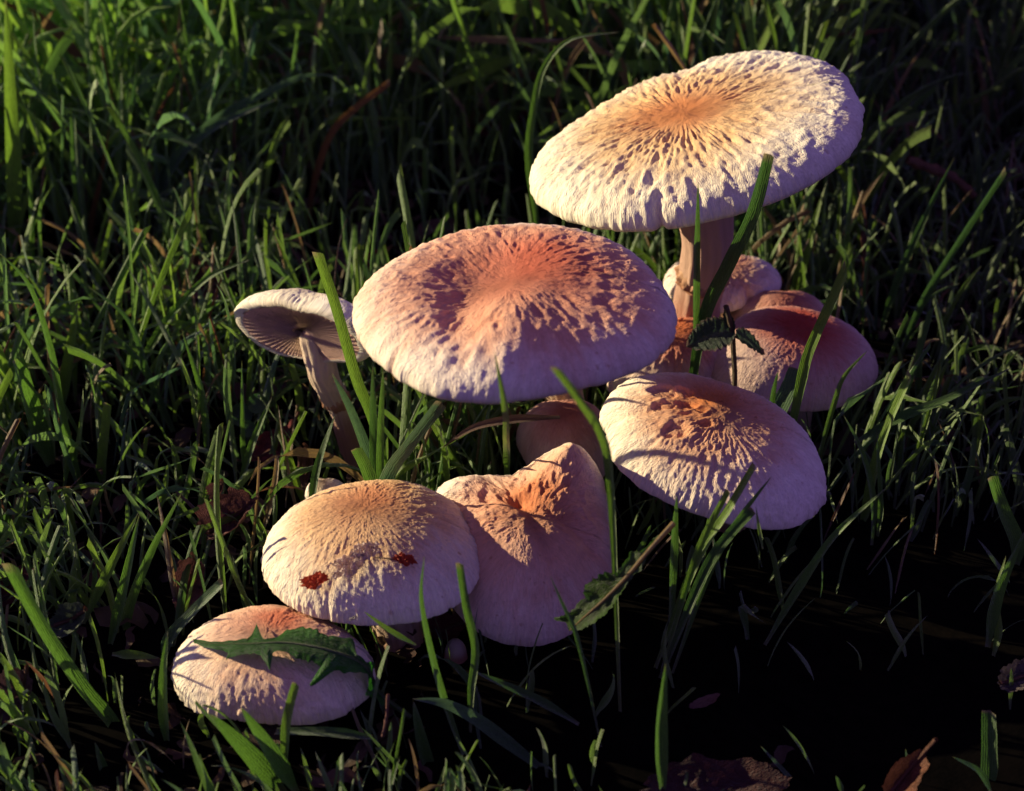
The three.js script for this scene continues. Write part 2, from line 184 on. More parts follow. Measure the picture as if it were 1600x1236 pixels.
function makeCap(key, parent, base) {
  const m = CAPS[key], L = LOOK[key], F = capFrame(m), mean = m.R.reduce((a, b) => a + b) / m.R.length, big = mean > 0.022;
  const nt = big ? 400 : 200, nr = big ? 150 : 70, nl = 12;
  const off = (q) => q.applyMatrix4(F).sub(base);
  const geo = grid(nr + nl, nt, (i, j) => {
    const th = (j % nt) / nt * 2 * Math.PI, rho = i <= nr ? 1 - Math.pow(1 - i / nr, 1.7) : 1, u = Math.max(0, i - nr) / nl;
    const q = capPoint(m, rho, th, u), x = q.x / mean, z = q.z / mean, [h, pit, st] = capMicro(L, x, z, rho, th);
    const out = smooth(0.86, 1, rho), fade = 1 - u, p = V(q.x, q.y, q.z);
    p.y += h * (1 - out * 0.75) * fade; p.x += Math.cos(th) * h * out * fade; p.z += Math.sin(th) * h * out * fade;
    if (u > 0.4) { const e = 0.0008 * noise(Math.cos(th) * 16, Math.sin(th) * 16, L.seed) * smooth(0.4, 0.8, u); p.x += Math.cos(th) * e; p.z += Math.sin(th) * e; }
    const e = Math.hypot(x - L.cc[0] * (1 - rho), z - L.cc[1] * (1 - rho)) + 0.11 * st + 0.17 * fbm(x * 2.5 + L.seed, z * 2.5, 2, 3);
    let c = mix3(L.c[0], L.c[1], smooth(L.cr[0], L.cr[1], e)); c = mix3(c, L.c[2], smooth(L.cr[1] - 0.08, L.cr[2], e));
    c = c.map((v, k) => v * (1 - pit * [0.03, 0.09, 0.12][k]) * (1 + 0.06 * st + 0.05 * noise(x * 18, z * 18, L.seed)));
    const spot = 0.55 * smooth(0.46, 0.56, noise(x * 24 + L.seed, z * 24, 5)) * smooth(0.0, 0.3, noise(x * 5, z * 5, L.seed + 9)) + 0.14 * smooth(0.15, 0.5, noise(x * 4 - L.seed, z * 4, 3)); c = c.map((v, k) => v * (1 - spot * [0.5, 0.7, 0.8][k]));
    return { p: off(p), c, uv: [th / (2 * Math.PI) * Math.round(mean / 0.004), rho * mean / 0.024] };
  }, true);
  const cap = mesh('cap', geo, skin, parent); capMeshes[key] = cap;
  // gills: thin radial plates under the cap
  const ng = big ? 140 : 84, re = 1 - (m.lip ?? 0.05) * (1 - Math.cos(1.9)), yl = -(m.lip ?? 0.05) * mean * 0.8 * Math.sin(1.9);
  const gg = grid(9, ng * 2, (i, j) => {
    const th = (j % (2 * ng)) / (2 * ng) * 2 * Math.PI, t = i / 9, rho = mix(re, 0.002, t), r = radiusAt(m.R, th) * (1 - (m.notch ?? []).length * 0.04);
    let y = yl + (j % 2 ? 0.0005 : -0.0005) * Math.min(1, t * 6) * (i === 9 ? 0.1 : 1) + mean * 0.08 * Math.sin(Math.min(1, t * 1.25) * Math.PI / 2);
    const x = Math.cos(th) * rho * r, z = Math.sin(th) * rho * r;
    if (m.macro) y += Math.min(0, m.macro(Math.cos(th) * r / mean, Math.sin(th) * r / mean, 1, th) * mean) * smooth(0.2, 1, rho) + Math.max(0, m.macro(Math.cos(th) * r / mean, Math.sin(th) * r / mean, 1, th) * mean) * smooth(0.75, 1, rho);
    const k = 0.9 + 0.15 * noise(th * 20, t * 2, L.seed);
    return { p: off(V(x, y, z)), c: mix3([0.92 * k, 0.60 * k, 0.47 * k], [0.82, 0.66, 0.5], smooth(0.9, 0.97, rho)), uv: [th * 4, t] };
  }, true);
  mesh('gills', gg, flesh, parent);
}
function makeStem(parent, base, pts, radii, ring, seed, c0 = [0.74, 0.60, 0.46], c1 = [0.5, 0.27, 0.17]) {
  const cv = new THREE.CatmullRomCurve3(pts), n = 60, nv = 48, fr = cv.computeFrenetFrames(n);
  const at = (t, th, grow) => { const p = cv.getPointAt(t), k = Math.round(t * n), r = (radii.length === 2 ? mix(radii[0], radii[1], t) : mix(mix(radii[0], radii[1], Math.min(1, t * 2)), radii[2], Math.max(0, t * 2 - 1))) + grow; return p.addScaledVector(fr.normals[k], Math.cos(th) * r).addScaledVector(fr.binormals[k], Math.sin(th) * r); };
  const geo = grid(n, nv, (i, j) => {
    const t = i / n, th = (j % nv) / nv * 2 * Math.PI, f = noise(Math.cos(th) * 5 + seed, Math.sin(th) * 5, t * 3), f2 = noise(Math.cos(th) * 10 + seed, Math.sin(th) * 10, t * 4) + 0.5 * noise(Math.cos(th) * 17, Math.sin(th) * 17 + seed, t * 9);
    const k = 1 + 0.16 * f2 + 0.1 * f, c = mix3(c1, c0, smooth(ring ? ring - 0.25 : 0, ring ? ring + 0.02 : 0.6, t + 0.1 * f));
    return { p: at(t, th, 0.0006 * f + 0.0004 * f2 + 0.0004 * noise(t * 12, Math.cos(th) * 3, seed)).sub(base), c: c.map((v) => v * k), uv: [th * 1.2, t * 3] };
  }, true);
  mesh('stem', geo, flesh, parent);
  if (ring) {
    const g = grid(9, 72, (i, j) => {
      const th = (j % 72) / 72 * 2 * Math.PI, s = i / 9, wob = noise(Math.cos(th) * 3 + seed, Math.sin(th) * 3, 2), fr2 = noise(Math.cos(th) * 11, Math.sin(th) * 11 + seed, s * 3);
      const p = at(ring, th, -0.0003 + 0.4 * radii[0] * Math.sin(s * Math.PI * 0.75) * (0.5 + 0.6 * wob + 0.6 * fr2)); const d = cv.getTangentAt(ring);
      return { p: p.addScaledVector(d, 0.0022 - 0.005 * s + 0.0016 * wob + 0.0014 * fr2 * s).sub(base), c: mix3([0.62, 0.38, 0.24], [0.5, 0.22, 0.13], s + 0.4 * fr2), uv: [th, s] };
    }, true);
    mesh('ring', g, flesh, parent);
  }
}
function mushroom(key, label, base, radii, ring, bend = 0.4) {
  const b = V(...base), m = CAPS[key], F = capFrame(m), mean = m.R.reduce((a, b) => a + b) / m.R.length, top = (key === 'tilted' ? V(0.06 * mean, 0.004, -0.1 * mean) : key === 'broad' ? V(0.1 * mean, 0.003, -0.4 * mean) : V(0, m.E * 0.4, 0)).applyMatrix4(F), ax = V(...m.axis).normalize(), len = top.distanceTo(b);
  const g = root('mushroom', label, 'mushroom', b);
  makeCap(key, g, b);
  const pinkish = key === 'tilted' ? [[0.80, 0.62, 0.48], [0.58, 0.32, 0.23]] : key === 'tall' ? [[0.66, 0.42, 0.32], [0.46, 0.21, 0.15]] : [];
  makeStem(g, b, [b.clone().add(V(0, -0.006, 0)), b.clone().lerp(top, 0.35).add(V(0, 0.002, 0)), ...(key === 'broad' ? [V(0.012, 0.045, -0.032), V(0.007, 0.072, -0.006)] : key === 'tilted' ? [b.clone().lerp(top, 0.72).add(V(-0.0008, -0.001, 0.0025))] : [top.clone().addScaledVector(ax, -len * bend)]), top], radii, ring, LOOK[key].seed, ...pinkish);
  return g;
}
mushroom('tall', 'tallest mushroom, a wide cream cap with orange middle on a ringed stem', [0.064, 0, -0.07], [0.0075, 0.0072, 0.0088], 0.56, 0.3);
mushroom('broad', 'broad dimpled mushroom in the middle with a hollowed reddish cap', [0.02, 0, -0.052], [0.0058, 0.0056], 0, 0.06);
mushroom('tilted', 'small pale mushroom tipped back on a ringed stem so that its gills show', [-0.0500, 0, -0.033], [0.0036, 0.0038, 0.0048], 0.55, 0.28);
mushroom('lower', 'cream mushroom with deep pits and a split edge, in front of the red domed cap', [0.066, 0, -0.002], [0.0055, 0.0052], 0, 0.4);
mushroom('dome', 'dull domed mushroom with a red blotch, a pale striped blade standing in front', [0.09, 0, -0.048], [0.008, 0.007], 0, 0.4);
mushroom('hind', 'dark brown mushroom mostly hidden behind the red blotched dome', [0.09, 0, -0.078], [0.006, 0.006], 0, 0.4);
mushroom('small', 'small pink mushroom with a notched white edge behind the stem of the tallest mushroom', [0.074, 0, -0.09], [0.006, 0.0055], 0, 0.4);
mushroom('red', 'orange red mushroom tucked between the broad cap and the foot of the tallest stem', [0.051, 0, -0.047], [0.006, 0.0055], 0, 0.4);
mushroom('spotted', 'round cream mushroom at the front with torn red leaf scraps on its cap', [-0.03, 0, 0.05], [0.007, 0.006], 0, 0.4);
mushroom('folded', 'folded mushroom with an upturned back edge beside the cap with leaf scraps', [0.006, 0, 0.036], [0.007, 0.0065], 0, 0.4);
mushroom('low', 'lowest mushroom at the front, half covered by a jagged dandelion leaf', [-0.058, 0, 0.077], [0.007, 0.0065], 0, 0.4);
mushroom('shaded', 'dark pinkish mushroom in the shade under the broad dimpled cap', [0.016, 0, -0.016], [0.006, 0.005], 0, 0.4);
mushroom('tiny', 'tiny pale mushroom peeping out behind the cap with leaf scraps', [-0.053, 0, 0.008], [0.0028, 0.0025], 0, 0.4);
{ // a button that has just come up under the two front caps
  const b = atY(712, 1024, 0), g = root('mushroom', 'pale mushroom button just breaking the ground between the two front caps', 'mushroom', b);
  const geo = grid(30, 40, (i, j) => { const t = i / 30, th = (j % 40) / 40 * 2 * Math.PI, r = 0.0032 * Math.sqrt(Math.max(0, 1 - t * t)) * (1 + 0.08 * noise(Math.cos(th) * 2, Math.sin(th) * 2, t * 3)); return { p: V(Math.cos(th) * r, 0.0065 * t - 0.001, Math.sin(th) * r), c: mix3([0.42, 0.2, 0.14], [0.72, 0.6, 0.5], smooth(0.2, 0.7, t)), uv: [th, t] }; }, true);
  mesh('cap', geo, flesh, g);
}

// ---------------------------------------------------------------- ribbons: blades of grass and lobed leaves
const GREEN = { fresh: [[0.08, 0.18, 0.025], [0.11, 0.25, 0.03]], deep: [[0.05, 0.12, 0.022], [0.065, 0.16, 0.028]], blue: [[0.06, 0.13, 0.06], [0.09, 0.18, 0.085]], lime: [[0.11, 0.23, 0.025], [0.18, 0.33, 0.035]], straw: [[0.28, 0.19, 0.08], [0.36, 0.26, 0.12]], rust: [[0.22, 0.10, 0.03], [0.34, 0.16, 0.04]], brown: [[0.14, 0.075, 0.05], [0.2, 0.12, 0.09]] };
function ribbon(cv, n, w, { cut, fold = 0.22, twist = [0, 0], col = GREEN.fresh, seed = 1, eye = EYE, flat = 0, wide = 0.35 }) { // a blade along the curve cv
  const cols = 4, ends = [];
  for (let j = 0; j <= cols; j++) ends.push(cut ? 1 - 0.012 * (0.5 + 0.5 * noise(j * 3.7, seed * 5.1)) - 0.02 * cut * j / cols : 1);
  return grid(n, cols, (i, j) => {
    const s = (i / n) * ends[j], p = cv.getPoint(s), t = cv.getTangent(s).normalize(), v = eye.clone().sub(p).normalize();
    const side = t.clone().cross(v).normalize().applyAxisAngle(t, twist[0] + twist[1] * s + 0.15 * noise(s * 3, seed)), nor = side.clone().cross(t).normalize(), u = j / cols * 2 - 1;
    const prof = cut ? (0.4 + 0.6 * smooth(0, wide, s)) * (1 - 0.25 * s) : (0.38 + 0.62 * smooth(0, wide, s)) * Math.pow(Math.max(0, 1 - Math.pow(s, 2.4)), 0.8);
    const h = w / 2 * Math.max(prof, 0.015) * (1 + 0.05 * noise(s * 9, seed, 3));
    p.addScaledVector(side, u * h).addScaledVector(nor, -fold * w * prof * (1 - Math.abs(u)) + (flat ? 0 : 0.05 * w * noise(s * 6, u * 2, seed)));
    let c = mix3(col[0], col[1], smooth(0.05, 0.7, s)); c = mix3(c, [0.20, 0.17, 0.10], (1 - smooth(0, 0.12, s)) * 0.5);
    const b = smooth(0.03, 0.25, noise(s * 11, u * 2.2, seed * 1.7)) * 0.35; c = c.map((x, k) => x * (1 + (k === 2 ? -0.2 : 0.25) * b));
    if (cut) c = mix3(c, [0.34, 0.25, 0.14], smooth(0.965, 0.995, s)); else c = mix3(c, [0.30, 0.24, 0.10], smooth(0.93, 1, s) * 0.7);
    return { p, c, uv: [j / cols, s * 3] };
  });
}
let bladeSeed = 1; const heroPx = [];
function blade(label, pts, w, z0, o = {}) { // pts: from the foot to the tip, in pixels of the photograph; z0: where the blade stands, 'g' = its foot is seen on the ground
  const k = o.k ?? 0; if (z0 === 'g') { const f = atY(...pts[0], 0.002); z0 = f.z - k * f.y; }
  let P = pts.map(([x, y, z]) => z === undefined ? atPlane(x, y, z0, k) : atPlane(x, y, z, 0));
  const base = P[0].clone(), m = P[Math.floor(P.length / 2)], W = w * pxSize(m) * 1.05;
  if (base.y > 0.004 && !o.hang) { const d = P[0].clone().sub(P[1]).normalize(); P.unshift(V(base.x + d.x * base.y * 0.6, -0.003, base.z - 0.002)); base.copy(P[0]); }
  P = P.map((p) => p.clone().sub(base));
  const cv = new THREE.CatmullRomCurve3(P, false, 'centripetal');
  const g = ribbon(cv, 26, W, { cut: o.cut, twist: o.twist ?? [0.35 * Math.sin(bladeSeed * 2.3), 0.5 * Math.sin(bladeSeed * 1.1)], col: GREEN[o.col ?? 'fresh'], seed: bladeSeed++, eye: EYE.clone().sub(base), fold: o.fold ?? 0.2 });
  for (let i = 3; i <= 14; i++) { const q = toPx(cv.getPoint(i / 14).add(base)); heroPx.push(q); }
  const b = mesh('grass_blade', g, o.dry ? dryMat : bladeMat); b.position.copy(base); return tag(b, label, o.dry ? 'dry grass' : 'grass blade');
}
// blades that stand out one by one
blade('upright blade in front of the tallest stem', [[1088, 512, -0.027], [1089, 400, -0.008], [1090, 350, 0.002], [1091, 284, 0.007]], 14, 0, { col: 'fresh', twist: [0.5, 0] });
blade('dark wide blade leaning right across the tallest stem with a lit tip', [[1098, 505, -0.024], [1140, 410, -0.006], [1178, 330, 0.006], [1203, 236, 0.011]], 25, 0, { cut: 1, col: 'deep', twist: [-0.3, 0.9] });
blade('cut blade standing in front of the gilled mushroom cap', [[577, 640], [560, 600], [522, 470], [494, 388]], 20, 0.006, { cut: 1.5, col: 'lime' });
blade('narrow blade in front of the left front edge of the broad cap', [[792, 735, 0.0], [791, 690, 0.03], [786, 618, 0.088], [772, 547, 0.094]], 15, 0, { col: 'lime' });
blade('bright bent blade hanging over the right front edge of the broad cap', [[953, 755], [940, 680], [905, 625], [865, 572]], 17, 0.036, { k: 0.62, cut: 1.2, col: 'lime' });
blade('dull blue green blade leaning right under the broad cap with a dry tip', [[603, 752], [640, 695], [692, 628]], 26, 0.012, { k: 0.5, col: 'blue', cut: 1 });
blade('left of two straight blades under the left end of the broad cap', [[585, 720], [583, 640], [582, 572]], 15, 0.012, { col: 'deep' });
blade('right of two straight blades under the left end of the broad cap', [[594, 720], [596, 640], [599, 575]], 13, 0.014, { col: 'fresh' });
blade('blue green blade crossing the stem of the gilled mushroom', [[578, 718], [548, 640], [518, 582]], 18, 0.0, { col: 'blue' });
blade('dark blade at the foot of the gilled mushroom, leaning right', [[492, 745], [508, 690], [524, 648]], 14, 0.012, { col: 'deep' });
blade('frayed reddish tipped short blade beside the foot of the gilled mushroom', [[578, 745], [568, 722], [556, 700]], 22, 0.02, { cut: 2, col: 'fresh' });
blade('long blade rising in front of the cap with leaf scraps, left of the pair', [[748, 1240], [700, 1110], [672, 1010], [658, 930], [663, 868]], 14, 0.094, { col: 'fresh', twist: [0.5, 0.4] });
blade('long blade rising in front of the cap with leaf scraps, right of the pair', [[735, 1145], [736, 1080], [743, 1015], [729, 950], [717, 876]], 14, 0.09, { col: 'fresh', twist: [-0.5, 0.5], cut: 0.8 });
blade('upright pointed blade standing alone in the dark foreground', [[1036, 1250], [1034, 1140], [1040, 1036]], 22, 0.112, { col: 'fresh', fold: 0.3 });
blade('thin bent blade leaning right over the dark ground', [[1195, 1008], [1250, 915], [1305, 835], [1390, 758]], 14, 'g', { col: 'fresh', k: -0.2 });
blade('tallest of the cut blades in front of the pitted cap', [[1095, 862], [1138, 795], [1180, 724]], 16, 0.064, { cut: 1, col: 'lime' });
blade('curved pointed blade, rightmost in front of the pitted cap', [[1118, 872], [1155, 810], [1206, 744]], 13, 0.066, { col: 'fresh' });
blade('short dark wide blade in front of the pitted cap', [[1108, 880], [1140, 835], [1178, 795]], 18, 0.068, { col: 'deep', cut: 1 });
blade('shortest cut blade, leftmost of the cluster in front of the pitted cap', [[1092, 858], [1112, 815], [1139, 764]], 12, 0.065, { cut: 1.4, col: 'lime' });
blade('single upright blade below the left edge of the pitted cap', [[1054, 865], [1055, 820], [1058, 772]], 14, 0.062, { col: 'fresh' });
blade('thin drooping blade below the pitted cap', [[1192, 858], [1186, 825], [1181, 792]], 7, 0.07, { col: 'lime', hang: 1 });
blade('pale striped cut blade in front of the red blotched dome', [[1250, 605], [1262, 555], [1292, 485], [1327, 408]], 18, 0.002, { cut: 3, col: 'lime' });
blade('short thin blade at the right edge of the red blotched dome', [[1303, 632], [1318, 590], [1356, 547]], 9, -0.012, { col: 'lime' });
blade('broad cut stub of a blade below the red blotched dome', [[1216, 640], [1232, 608], [1245, 575]], 30, -0.012, { cut: 2, col: 'blue' });
blade('small pointed blade left of the cut stub below the dome', [[1206, 632], [1210, 605], [1216, 580]], 10, -0.01, { col: 'fresh' });
blade('long blade lying nearly level right of the pitted cap', [[1335, 692], [1400, 655], [1480, 622], [1582, 574]], 16, -0.005, { col: 'deep', hang: 1 });
blade('twin cut blade leaning right beside the level blade', [[1352, 800], [1368, 720], [1390, 655], [1424, 580]], 18, 0.0, { cut: 1.4, col: 'lime' });
blade('thin arching blade right of the pitted cap', [[1366, 800], [1362, 760], [1345, 700], [1318, 648]], 11, 0.012, { col: 'fresh' });
blade('thin straight blade beside the arching blade on the right', [[1376, 798], [1374, 740], [1370, 676]], 9, 0.008, { col: 'fresh' });
blade('broad cut blade at the right edge of the picture, half way up', [[1590, 850], [1570, 800], [1550, 742]], 24, 0.02, { cut: 1.5, col: 'fresh' });
blade('blade at the right edge leaning right out of the dark', [[1543, 1012], [1560, 930], [1602, 828]], 20, 0.06, { col: 'fresh' });
blade('second blade at the right edge leaning left, below the cut one', [[1560, 985], [1556, 930], [1572, 868]], 15, 0.058, { col: 'lime' });
blade('dim upright blade at the lower right', [[1545, 1240], [1546, 1180], [1545, 1112]], 27, 0.1, { col: 'deep', cut: 0.5 });
blade('thin pointed blade at the lower right leaning left', [[1550, 1240], [1530, 1205], [1488, 1182]], 10, 0.104, { col: 'deep' });
blade('tiny blade tip at the bottom edge left of the folded brown leaf', [[1316, 1240], [1312, 1225], [1306, 1212]], 9, 0.108, { col: 'fresh', hang: 1 });
blade('small blade in front of the folded brown leaf', [[1430, 1240], [1420, 1205], [1415, 1170]], 10, 0.108, { col: 'blue', hang: 1 });
blade('thin stray blade left of the folded brown leaf', [[1252, 1236], [1225, 1205], [1188, 1165]], 8, 0.1, { col: 'blue' });
blade('big wide cut blade leaning left in the lower left', [[218, 1240], [180, 1135], [135, 1080], [70, 985], [10, 874]], 23, 0.085, { cut: 1.6, col: 'fresh', twist: [0.3, -0.5], fold: 0.34 });
blade('left of two blades whose tips cross at the left', [[130, 975], [170, 890], [217, 800]], 16, 0.05, { col: 'lime' });
blade('right of two blades whose tips cross at the left', [[168, 1025], [192, 920], [218, 803]], 17, 0.055, { col: 'fresh' });
blade('blade leaning right just past the two crossing blades', [[198, 965], [235, 865], [285, 768]], 17, 0.05, { col: 'fresh' });
blade('long curved blade down the left side of the picture', [[158, 860], [130, 775], [98, 650], [78, 540], [42, 440], [-5, 392]], 14, -0.02, { col: 'fresh' });
blade('arching blade whose tip bends right, left of the gilled mushroom', [[170, 690], [225, 560], [270, 488], [330, 430], [392, 405]], 14, -0.07, { col: 'fresh' });
blade('kinked thin blade leaning left from the middle of the lit grass', [[290, 715], [262, 655], [232, 585], [198, 497], [136, 446]], 11, -0.05, { col: 'deep' });
blade('straight thin lit blade left of the kinked blade', [[122, 548], [150, 450], [176, 343]], 11, -0.12, { col: 'lime', cut: 1 });
blade('straight lit blade in the left with a sharp tip', [[92, 655], [105, 570], [121, 470]], 19, -0.06, { col: 'lime' });
blade('broad lit cut blade at the left edge', [[82, 735], [55, 650], [27, 556]], 34, -0.03, { cut: 2, col: 'fresh' });
blade('short upright cut blade in the lit grass', [[158, 735], [163, 680], [168, 628]], 16, -0.02, { cut: 1.5, col: 'lime' });
blade('blade bending right of the short cut blade', [[325, 735], [316, 620], [284, 515]], 12, -0.03, { col: 'fresh' });
blade('thin straight upright blade left of the gilled mushroom', [[380, 705], [379, 640], [378, 563]], 9, -0.02, { col: 'fresh' });
blade('blade leaning right below the gilled mushroom cap', [[372, 765], [395, 690], [425, 620]], 13, -0.012, { col: 'fresh' });
blade('broad blurred blade rising at the far upper left edge', [[20, 420], [22, 290], [16, 140], [8, -10]], 26, -0.16, { col: 'lime' });
blade('upper of two arched grey green blades bending right at the upper left', [[246, 290], [290, 228], [345, 182], [420, 142], [480, 118], [545, 120]], 17, -0.2, { col: 'blue' });
blade('lower of two arched grey green blades bending right at the upper left', [[268, 262], [310, 215], [370, 180], [436, 154]], 15, -0.19, { col: 'blue' });
blade('brown tipped blade leaning right behind the broad cap', [[490, 290], [520, 205], [560, 165], [612, 126]], 12, -0.2, { col: 'rust', cut: 1, dry: 1 });
blade('tall arching blade behind the tallest cap, bending right at its top', [[838, 345], [826, 250], [832, 180], [850, 105], [890, 62], [968, 50]], 13, -0.13, { col: 'fresh' });
blade('rust coloured dry blade in the grass at the upper left', [[143, 345], [156, 285], [172, 193]], 10, -0.19, { col: 'rust', dry: 1 });
blade('leaning dark green blade right of the tallest cap', [[1444, 468], [1498, 380], [1576, 260]], 14, -0.09, { col: 'deep', cut: 1 });
blade('narrow blade left of the leaning dark one, right of the tallest cap', [[1400, 445], [1440, 350], [1492, 245]], 13, -0.11, { col: 'deep' });
blade('bent back blade lying folded in the bottom foreground', [[860, 1212], [800, 1165], [735, 1118], [690, 1098], [644, 1092]], 22, 0.098, { col: 'blue', hang: 1 });
blade('drooping leg of the folded blade in the bottom foreground', [[690, 1240], [668, 1190], [655, 1140], [646, 1096]], 22, 0.097, { col: 'deep', hang: 1 });
blade('left of two wide dark blades below the lowest mushroom', [[445, 1240], [392, 1180], [328, 1115]], 32, 0.108, { col: 'fresh', twist: [0, 0.2] });
blade('right of two wide dark blades below the lowest mushroom', [[465, 1240], [425, 1175], [376, 1105]], 28, 0.11, { col: 'fresh' });
blade('level blade lying under the lowest mushroom', [[582, 1152], [510, 1143], [428, 1142]], 17, 0.103, { col: 'deep', hang: 1, cut: 1 });
blade('curled yellow stub standing before the lowest mushroom', [[446, 1140], [452, 1105], [463, 1066]], 16, 0.106, { col: 'lime', cut: 2 });
blade('runner of grass lying below the folded mushroom', [[905, 1132], [850, 1098], [790, 1070], [738, 1048]], 15, 0.088, { col: 'deep', hang: 1 });
blade('blue green blade leaning right above the lowest mushroom', [[262, 1000], [300, 955], [348, 908]], 19, 0.06, { col: 'blue', cut: 1 });
blade('upright dark blade at the left edge of the lowest mushroom', [[255, 1120], [255, 1050], [262, 985]], 17, 0.092, { col: 'fresh' });
blade('blade at the bottom edge, third from the left corner', [[175, 1240], [160, 1195], [148, 1160]], 16, 0.1, { col: 'deep' });
blade('lit yellow blade lying level left of the lowest mushroom', [[175, 1022], [210, 1023], [248, 1028]], 15, 0.07, { col: 'lime', hang: 1 });
blade('dry brown blade lying under the left front edge of the broad cap', [[875, 652], [800, 655], [740, 668], [690, 700]], 14, 0.01, { col: 'brown', dry: 1, hang: 1 });
blade('split pale blade in front of the lowest caps, lying on the cap with leaf scraps', [[650, 1008], [610, 985], [568, 955]], 9, 0.082, { col: 'lime', hang: 1 });
blade('thin dark blade left of the folded mushroom, poking up in front of it', [[898, 985], [880, 945], [860, 900]], 9, 0.093, { col: 'deep' });

// ---------------------------------------------------------------- lobed and toothed leaves
const caster = new THREE.Raycaster();
scene.updateMatrixWorld(true);
function onCap(x, y, keys, lift) { // where the sight line meets a cap, lifted off its skin
  caster.set(EYE, sight(x, y)); let best = null;
  for (const k of keys) { const h = caster.intersectObject(capMeshes[k], false)[0]; if (h && (!best || h.distance < best.distance)) best = h; }
  return best ? best.point.clone().addScaledVector(best.face.normal, lift) : null;
}
const table = (t, rows) => { for (let i = 1; i < rows.length; i++) if (t <= rows[i][0]) { const [a, b] = [rows[i - 1], rows[i]], f = (t - a[0]) / (b[0] - a[0] || 1); return a.slice(1).map((v, k) => mix(v, b[k + 1], f)); } return rows[rows.length - 1].slice(1); };
function lobedLeaf(name, label, category, rib, left, right, { col, ribCol, n = 110, curl = 0.2, lift = V(0, 1, 0), seed = 1, ribR = 0.0007, mat = leafMat }) { // rib: points in metres; left, right: [along, out, sweep] in metres
  const base = rib[0].clone(), g = root(name, label, category, base), cv = new THREE.CatmullRomCurve3(rib.map((p) => p.clone().sub(base)));
  const m = 6;
  const geo = grid(n, m * 2, (i, j) => {
    const s = i / n, u = (j - m) / m, p = cv.getPointAt(s), t = cv.getTangentAt(s), side = t.clone().cross(lift).normalize(), nor = side.clone().cross(t).normalize();
    const [o0, sw] = table(s, u > 0 ? left : right), o = o0 * (1 + 0.22 * noise(s * 55, u > 0 ? 2 : 8, seed)), a = Math.abs(u);
    p.addScaledVector(side, u * o).addScaledVector(t, a * a * sw).addScaledVector(nor, curl * o * a * a + 0.0009 * a * noise(s * 14, u * 2, seed) - curl * 0.3 * o * a);
    const k = 1 + 0.35 * noise(s * 12, u * 3, seed) + 0.2 * noise(s * 40, u * 9, seed);
    return { p, c: mix3(col[0], col[1], a).map((v) => v * k), uv: [s * 2, u] };
  });
  mesh('leaf_blade', geo, mat, g);
  const fr = cv.computeFrenetFrames(50), tube = grid(50, 7, (i, j) => { const s = i / 50, th = (j % 7) / 7 * 2 * Math.PI, rr = ribR * (1.1 - 0.95 * s); return { p: cv.getPointAt(s).addScaledVector(fr.normals[i], Math.cos(th) * rr).addScaledVector(fr.binormals[i], Math.sin(th) * rr), c: ribCol, uv: [s * 4, th] }; }, true);
  mesh('midrib', tube, leafMat, g);
  return g;
}
{
  const hit = (x, y, l = 0.0045) => onCap(x, y, ['low'], l) ?? atPlane(x, y, 0.088, 0);
  const u = 0.000155;
  const rib = [atPlane(640, 1120, 0.085, 0), atPlane(592, 1082, 0.088, 0), hit(549, 1053, 0.005), hit(506, 1029), hit(454, 1017), hit(392, 1020), hit(340, 1014, 0.003), hit(311, 1008, 0.002)];
  const R = [[0, 2, 0], [0.12, 4, 0], [0.16, 24, -16], [0.22, 8, 0], [0.25, 20, -6], [0.29, 44, -26], [0.32, 10, 0], [0.37, 8, 0], [0.42, 40, -10], [0.47, 34, 6], [0.52, 40, 4], [0.58, 38, 6], [0.62, 34, 2], [0.655, 12, 0], [0.70, 9, 0], [0.735, 52, 14], [0.75, 20, 4], [0.765, 10, 0], [0.84, 12, 2], [0.93, 6, 0], [1, 0.5, 0]];
  const Lf = [[0, 2, 0], [0.14, 5, 0], [0.18, 22, 0], [0.21, 10, 0], [0.255, 46, 20], [0.27, 22, 5], [0.30, 9, 0], [0.36, 20, 0], [0.42, 30, 4], [0.445, 60, 22], [0.465, 26, 4], [0.55, 22, 0], [0.62, 14, 0], [0.66, 16, 0], [0.685, 46, -10], [0.70, 18, 0], [0.76, 16, 0], [0.80, 26, 6], [0.815, 12, 0], [0.9, 8, 0], [1, 0.5, 0]];
  lobedLeaf('dandelion_leaf', 'jagged green dandelion leaf lying across the lowest front mushroom', 'leaf', rib, R.map(([a, b, c]) => [a, b * u * 1.2, c * u]), Lf.map(([a, b, c]) => [a, b * u * 1.15, c * u]), { col: [[0.022, 0.13, 0.008], [0.03, 0.17, 0.01]], ribCol: [0.12, 0.22, 0.05], seed: 4, curl: -0.25, n: 260 });
}
